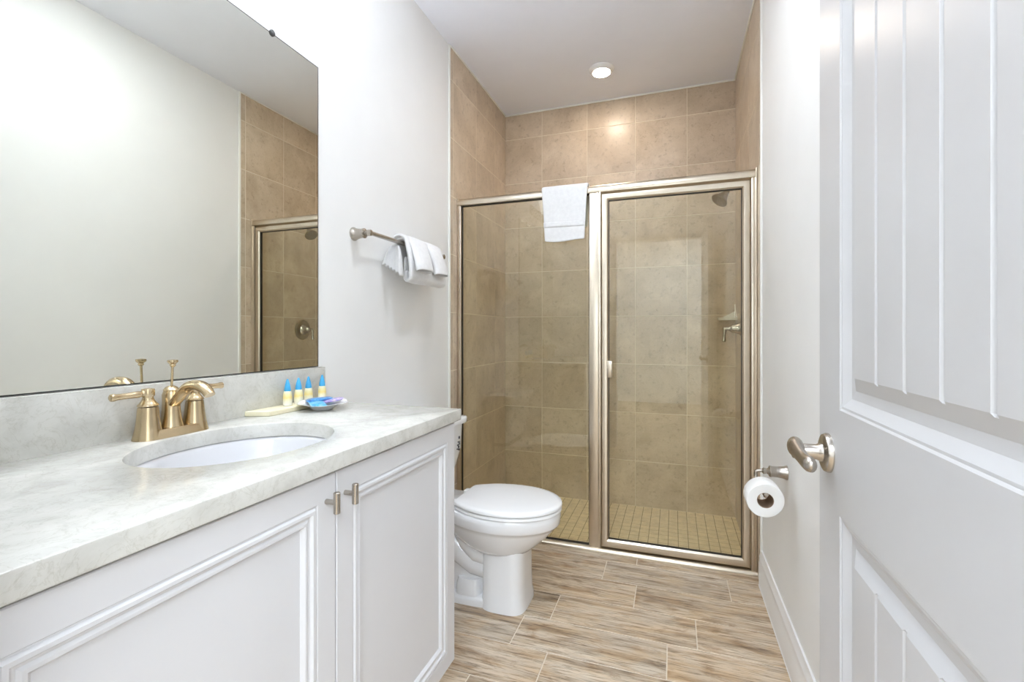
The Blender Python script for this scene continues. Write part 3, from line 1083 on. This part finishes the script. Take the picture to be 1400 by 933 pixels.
# ------------------------------------------------------------------ towel bar and towels on it
BX, BZ = 0.070, 1.524
tb = thing('towel_bar', (0, 1.83, BZ), 'brushed nickel towel bar on the left wall', 'towel bar')
for y in (1.528, 2.138):
    b = MB()
    b.lathe([(0.0265, 0.0), (0.0265, 0.003), (0.0225, 0.010), (0.0195, 0.022), (0.0175, 0.040), (0.0180, 0.043), (0.0195, 0.046), (0.0195, 0.050), (0.0140, 0.052), (0.0085, 0.054)], (0, y, BZ - 0.002), 'x', 28)
    b.lathe([(0.0085, 0.050), (0.0085, 0.060), (0.0120, 0.064), (0.0125, 0.072), (0.0120, 0.080), (0.006, 0.083)], (0, y, BZ - 0.002), 'x', 20)
    b.build('post', NICKEL, tb)
MB().tube([(BX, 1.528, BZ), (BX, 2.138, BZ)], 0.0088, 14).build('bar', NICKEL, tb)

# folded hand towel hung over the bar: several layers, loops at the bottom
b = MB()


def sheet(path, y0s, y1s, ny, wob=0.0, seed=0):
    """grid along path (x,z) and across y; y limits interpolated along the path"""
    rr = random.Random(seed)
    ph = [rr.uniform(0, 6) for _ in range(4)]
    rows = []
    m = len(path)
    for i, (x, z) in enumerate(path):
        t = i / (m - 1)
        ya = y0s[0] + (y0s[1] - y0s[0]) * t
        yb = y1s[0] + (y1s[1] - y1s[0]) * t
        row = []
        for k in range(ny + 1):
            u = k / ny
            w = wob * (math.sin(7 * u + ph[0] + 2 * t) + 0.6 * math.sin(15 * u + ph[1] - 3 * t)) * t
            row.append((x + w, ya + (yb - ya) * u, z + 0.4 * w))
        rows.append(row)
    return rows


def add_sheet(b, rows):
    b.loft(rows, False, False, closed=False)


def arc(cx, cz, r, a0, a1, n):
    return [(cx + r * math.cos(a0 + (a1 - a0) * k / n), cz + r * math.sin(a0 + (a1 - a0) * k / n)) for k in range(n + 1)]


p1 = [(0.040, 1.40 + 0.01 * k) for k in range(0, 12)] + arc(BX, BZ, 0.021, PI * 0.95, PI * 0.12, 8) + [(0.096, 1.50), (0.103, 1.47), (0.107, 1.44), (0.109, 1.41), (0.109, 1.385)] + arc(0.0935, 1.376, 0.0155, 0, -PI, 8) + [(0.078, 1.39), (0.078, 1.43), (0.080, 1.47)]
add_sheet(b, sheet(p1, (1.735, 1.765), (2.055, 2.075), 14, 0.002, 3))
p2 = arc(BX, BZ + 0.001, 0.031, PI * 0.8, PI * 0.10, 8) + [(0.108, 1.50), (0.116, 1.46), (0.120, 1.42), (0.121, 1.392)] + arc(0.104, 1.382, 0.0175, 0, -PI * 0.9, 7) + [(0.088, 1.41)]
add_sheet(b, sheet(p2, (1.727, 1.758), (2.060, 2.085), 14, 0.002, 5))
tag(b.build('hand_towel', TERRY, None, smooth=180, solid=0.0135, sub=2), 'white hand towel folded in loops over the wall towel bar', 'towel')

# washcloth laid over it with two tubular hanging ends
wc = MB()


def tail(yc0, yc1, w0, w1, seed):
    path = bez((0.050, 0, BZ + 0.022), (0.082, 0, BZ + 0.052), (0.128, 0, 1.52), (0.153, 0, 1.402), 16)
    rings, inner = [], []
    m = len(path)
    for i, (x, _, z) in enumerate(path):
        t = i / (m - 1)
        pa, pb = path[max(i - 1, 0)], path[min(i + 1, m - 1)]
        tx, tz = pb[0] - pa[0], pb[2] - pa[2]
        l = math.hypot(tx, tz)
        nx, nz = -tz / l, tx / l
        yc = yc0 + (yc1 - yc0) * t
        hw, hh = (w0 + (w1 - w0) * t) / 2, 0.008 + 0.013 * t
        ro, ri = [], []
        for k in range(24):
            a = 2 * PI * k / 24
            cc = math.copysign(abs(math.cos(a)) ** 0.7, math.cos(a))
            ss = math.copysign(abs(math.sin(a)) ** 0.9, math.sin(a))
            ro.append((x + nx * hh * ss, yc + hw * cc, z + nz * hh * ss))
            ri.append((x + nx * (hh - 0.005) * ss, yc + (hw - 0.006) * cc, z + nz * (hh - 0.005) * ss))
        rings.append(ro)
        inner.append(ri)
    wc.loft(rings + inner[::-1][:12], True, True)


tail(1.850, 1.815, 0.145, 0.128, 1)
tail(1.978, 1.968, 0.105, 0.115, 2)
tag(wc.build('washcloth', TERRY, None, smooth=180, sub=1), 'white washcloth with two tubular ends laid over the hand towel', 'towel')

# pleated washcloth fan tucked behind
b = MB()
cols = []
NP = 11
for k in range(NP + 1):                               # pleats run down, the fan spreads away from the wall
    t = k / NP
    zig = 0.012 * (1 if k % 2 else -1)
    col = []
    for j in range(9):
        v = j / 8
        x = 0.060 + (0.010 + 0.090 * t - 0.060) * (0.35 + 0.65 * v ** 0.6)
        zbot = 1.428 - 0.056 * t + (0.003 if k % 2 else -0.002)
        col.append((x, 1.714 + zig * (0.5 + 0.5 * v) + 0.012 * (1 - v), 1.508 + (zbot - 1.508) * v))
    cols.append(col)
b.loft(cols, False, False, closed=False)
tag(b.build('washcloth', TERRY, None, smooth=20, solid=0.003), 'white washcloth pleated like a fan behind the bar towel', 'towel')

# ------------------------------------------------------------------ hand towel over the shower header
b = MB()
th = 0.010
yf, yb = FY - 0.0155, BY + 0.0135
path = [(yb, 1.70 + 0.02 * k) for k in range(0, 10)] + [(yb - 0.001, 1.893), (yb - 0.006, 1.908), (yb - 0.018, 1.9165), (YS, 1.9185), (yf + 0.018, 1.9165), (yf + 0.006, 1.909), (yf + 0.001, 1.895)]
zs = [1.875 - 0.02 * k for k in range(0, 13)]
path += [(yf - 0.002 * math.sin(k * .8), z) for k, z in enumerate(zs)]
path += [(yf - 0.001, 1.622)]


def tw(z):
    t = max(0, min(1, (1.905 - z) / 0.29))
    return 0.512 + 0.020 * t ** 0.7, 0.764 - 0.018 * t ** 0.7


rows = []
for i, (y, z) in enumerate(path):
    x0, x1 = tw(z)
    front = y < YS
    row = []
    for k in range(13):
        u = k / 12
        dz = (-0.006 * math.sin(u * 5.0) - 0.004 * u if (front and z < 1.70) else 0) * (1.70 - z) / 0.08 if front else 0
        band = 0.0015 if (front and 1.700 < z < 1.716) else 0.0
        row.append((x0 + (x1 - x0) * u, y + band + 0.0012 * math.sin(9 * u + z * 20), z + dz))
    rows.append(row)
b.loft(rows, False, False, closed=False)
ht = tag(b.build('hand_towel', TERRY, None, smooth=180, solid=th, sub=2), 'white hand towel folded over the shower screen header', 'towel')
b = MB()
hemrow = []
for zz in (1.722, 1.716, 1.700, 1.694):
    x0, x1 = tw(zz)
    hemrow.append([(x0 + 0.001 + (x1 - x0 - 0.002) * k / 12, yf - th / 2 - 0.0008 - (0.0012 if 1.695 < zz < 1.72 else 0) + 0.0012 * math.sin(9 * k / 12 + zz * 20) - 0.0015, zz - 0.002 * k / 12) for k in range(13)])
b.loft(hemrow, False, False, closed=False)
b.build('woven_band', TERRY, ht, smooth=180, solid=0.001)

# ------------------------------------------------------------------ toilet
TY = 1.882
to = thing('toilet', (0.38, TY, 0), 'white two-piece toilet with closed lid beside the vanity', 'toilet')


def egg(xc, af, ar, bw, z, n=48, p=2.0, clip=None):
    pts = []
    for k in range(n):
        a = 2 * PI * k / n
        c_, s_ = math.cos(a), math.sin(a)
        cc = math.copysign(abs(c_) ** (2 / p), c_)
        ss = math.copysign(abs(s_) ** (2 / p), s_)
        x = xc + (af if c_ >= 0 else ar) * cc
        y = TY + bw * ss
        if clip is not None and x < clip:
            x = clip
        pts.append((x, y, z))
    return pts


def sq(x0, x1, bw, z, p=4.0, n=48):
    return egg((x0 + x1) / 2, (x1 - x0) / 2, (x1 - x0) / 2, bw, z, n, p)


b = MB()
b.loft([egg(0.50, 0.236, 0.25, 0.176, 0.397), egg(0.50, 0.241, 0.26, 0.181, 0.391), egg(0.50, 0.242, 0.26, 0.182, 0.375), egg(0.50, 0.240, 0.26, 0.180, 0.350), egg(0.50, 0.236, 0.26, 0.177, 0.343), egg(0.498, 0.229, 0.255, 0.171, 0.340),
        egg(0.495, 0.222, 0.25, 0.166, 0.325), egg(0.49, 0.207, 0.24, 0.156, 0.300), egg(0.487, 0.182, 0.22, 0.142, 0.272), egg(0.485, 0.155, 0.18, 0.128, 0.248), egg(0.487, 0.135, 0.14, 0.117, 0.232), egg(0.49, 0.10, 0.10, 0.09, 0.225)])
# front pedestal column
b.loft([sq(0.425, 0.602, 0.100, 0.270, 3.6), sq(0.425, 0.604, 0.106, 0.235, 3.8), sq(0.425, 0.604, 0.107, 0.200, 4.0), sq(0.424, 0.605, 0.108, 0.100, 4.0), sq(0.423, 0.607, 0.110, 0.045, 4.0), sq(0.422, 0.612, 0.115, 0.022, 3.8), sq(0.421, 0.614, 0.117, 0.0, 3.8)])
# rear neck, deck under the tank, floor flange
b.loft([sq(0.10, 0.46, 0.062, 0.0, 4), sq(0.10, 0.46, 0.060, 0.12, 4), sq(0.10, 0.46, 0.060, 0.26, 4), sq(0.05, 0.44, 0.085, 0.33, 4), sq(0.045, 0.42, 0.125, 0.355, 4), sq(0.04, 0.40, 0.135, 0.372, 4), sq(0.04, 0.38, 0.135, 0.386, 4), sq(0.045, 0.37, 0.130, 0.390, 4)])
b.loft([sq(0.09, 0.50, 0.103, 0.0, 5), sq(0.09, 0.50, 0.103, 0.022, 5), sq(0.095, 0.50, 0.098, 0.030, 5), sq(0.10, 0.50, 0.085, 0.036, 5)])
b.loft([sq(0.30, 0.42, 0.094, 0.030, 5), sq(0.305, 0.415, 0.090, 0.075, 5), sq(0.31, 0.41, 0.080, 0.095, 5)])
for s in (-1, 1):
    b.tube([(0.50, TY + s * 0.045, 0.215), (0.445, TY + s * 0.050, 0.190), (0.395, TY + s * 0.052, 0.200), (0.352, TY + s * 0.052, 0.235), (0.325, TY + s * 0.052, 0.285), (0.300, TY + s * 0.05, 0.345)], [0.034, 0.036, 0.037, 0.037, 0.037, 0.036], 18)
    b.tube([(0.45, TY + s * 0.03, 0.140), (0.38, TY + s * 0.035, 0.150), (0.31, TY + s * 0.036, 0.190), (0.25, TY + s * 0.034, 0.26)], [0.05, 0.05, 0.05, 0.046], 18)
b.build('bowl', PORC, to, smooth=50)
for s in (-1, 1):
    MB().lathe([(0.014, 0.0), (0.0135, 0.010), (0.010, 0.017), (0.003, 0.0195)], (0.285, TY + s * 0.080, 0.034), 'z', 18).build('bolt_cap', PLAST, to)
b = MB()
CL = 0.312
b.loft([egg(0.52, 0.222, 0.255, 0.178, 0.3985, clip=CL), egg(0.52, 0.226, 0.26, 0.182, 0.401, clip=CL), egg(0.52, 0.226, 0.26, 0.182, 0.408, clip=CL), egg(0.52, 0.222, 0.256, 0.178, 0.4115, clip=CL)])
b.build('seat', PLAST, to, smooth=50)
b = MB()
b.loft([egg(0.52, 0.223, 0.256, 0.179, 0.4150, clip=CL), egg(0.52, 0.2275, 0.262, 0.1835, 0.418, clip=CL), egg(0.52, 0.2275, 0.262, 0.1835, 0.425, clip=CL), egg(0.52, 0.224, 0.258, 0.180, 0.430, clip=CL), egg(0.52, 0.205, 0.24, 0.162, 0.4335, clip=CL + 0.012), egg(0.52, 0.12, 0.14, 0.10, 0.4365, clip=CL + 0.02)])
b.build('lid', PLAST, to, smooth=50)
for s in (-1, 1):
    MB().box(0.280, 0.316, TY + s * 0.072 - 0.018, TY + s * 0.072 + 0.018, 0.390, 0.420, 0.006, 3).build('seat_hinge', PLAST, to)


def tank_ring(x1, bw, z, p=7):
    return sq(0.016, x1, bw, z, p, 56)


b = MB()
b.loft([tank_ring(0.150, 0.150, 0.405, 5), tank_ring(0.160, 0.172, 0.412, 5), tank_ring(0.172, 0.188, 0.440, 6), tank_ring(0.190, 0.206, 0.500, 7), tank_ring(0.206, 0.217, 0.580, 9), tank_ring(0.212, 0.219, 0.700, 9)])
b.build('tank', PORC, to, smooth=50)
b = MB()
b.loft([tank_ring(0.215, 0.221, 0.6995, 9), tank_ring(0.232, 0.231, 0.702, 9), tank_ring(0.234, 0.233, 0.722, 9), tank_ring(0.229, 0.229, 0.7285, 9), tank_ring(0.20, 0.20, 0.730, 9)])
b.build('tank_lid', PORC, to, smooth=50)
b = MB()
b.loft([sq(0.05, 0.165, 0.165, 0.390, 5), sq(0.05, 0.165, 0.160, 0.404, 5), sq(0.05, 0.160, 0.150, 0.412, 5)])
b.build('gasket', RUBBER, to)
b = MB()                                              # small printed mark on the tank front
for (yy, zz, dy, dz) in ((2.040, 0.632, 0.010, 0.012), (2.036, 0.612, 0.018, 0.004), (2.044, 0.604, 0.004, 0.012), (2.030, 0.598, 0.016, 0.004), (2.036, 0.588, 0.005, 0.010), (2.024, 0.580, 0.010, 0.004), (2.040, 0.575, 0.004, 0.010)):
    b.box(0.2055, 0.2125, yy - dy / 2, yy + dy / 2, zz - dz / 2, zz + dz / 2, 0.0005, 1)
b.build('printed_mark', INK, to)
b = MB()
b.lathe([(0.012, 0), (0.012, 0.008), (0.008, 0.012)], (0.207, TY - 0.150, 0.650), 'x', 18)
b.tube([(0.219, TY - 0.150, 0.650), (0.221, TY - 0.110, 0.646), (0.221, TY - 0.085, 0.643)], [0.006, 0.005, 0.006], 12)
b.build('flush_lever', NICKEL, to)

# ------------------------------------------------------------------ toilet paper holder and roll
ph_ = thing('paper_holder', (W, 1.862, 0.645), 'brushed nickel toilet paper holder on the right wall', 'toilet paper holder')
b = MB()
b.lathe([(0.0255, 0.0), (0.0255, 0.003), (0.0215, 0.012), (0.0190, 0.030), (0.0185, 0.048), (0.0200, 0.051), (0.0195, 0.055), (0.0120, 0.059), (0.0085, 0.064), (0.0110, 0.071), (0.0110, 0.075), (0.006, 0.079)], (W, 1.862, 0.645), '-x', 28)
b.build('post', NICKEL, ph_)
RX, RZ = 1.461, 0.5985
b = MB()
b.tube([(1.486, 1.862, 0.645), (1.470, 1.862, 0.645), (1.462, 1.862, 0.642), (RX, 1.862, 0.634), (RX, 1.862, 0.622), (RX, 1.858, 0.6165), (RX, 1.850, 0.6145), (RX, 1.76, 0.6145), (RX, 1.674, 0.6145), (RX, 1.668, 0.617), (RX, 1.665, 0.622)], 0.0062, 12)
b.build('arm', NICKEL, ph_)
rl = thing('toilet_paper_roll', (RX, 1.73, RZ), 'white toilet paper roll hanging on the wall holder', 'toilet paper')
b = MB()
seg = 56


def rring(r, y):
    return [(RX + r * (1 + (0.035 * math.cos(2 * (2 * PI * k / seg) - 1.5) if r > 0.03 else 0)) * math.cos(2 * PI * k / seg), y, RZ + r * (1 + (0.035 * math.cos(2 * (2 * PI * k / seg) - 1.5) if r > 0.03 else 0)) * math.sin(2 * PI * k / seg)) for k in range(seg)]


b.loft([rring(0.0245, 1.678), rring(0.040, 1.6755), rring(0.0525, 1.676), rring(0.0540, 1.678), rring(0.0540, 1.756), rring(0.0525, 1.758), rring(0.0245, 1.758), rring(0.0245, 1.678)], False, False)
b.build('paper', PAPER, rl, smooth=45, doubles=True)
b = MB()
b.loft([rring(0.0243, 1.6785), rring(0.0232, 1.6785), rring(0.0232, 1.7575), rring(0.0243, 1.7575)], False, False)
b.build('core', CARD, rl)
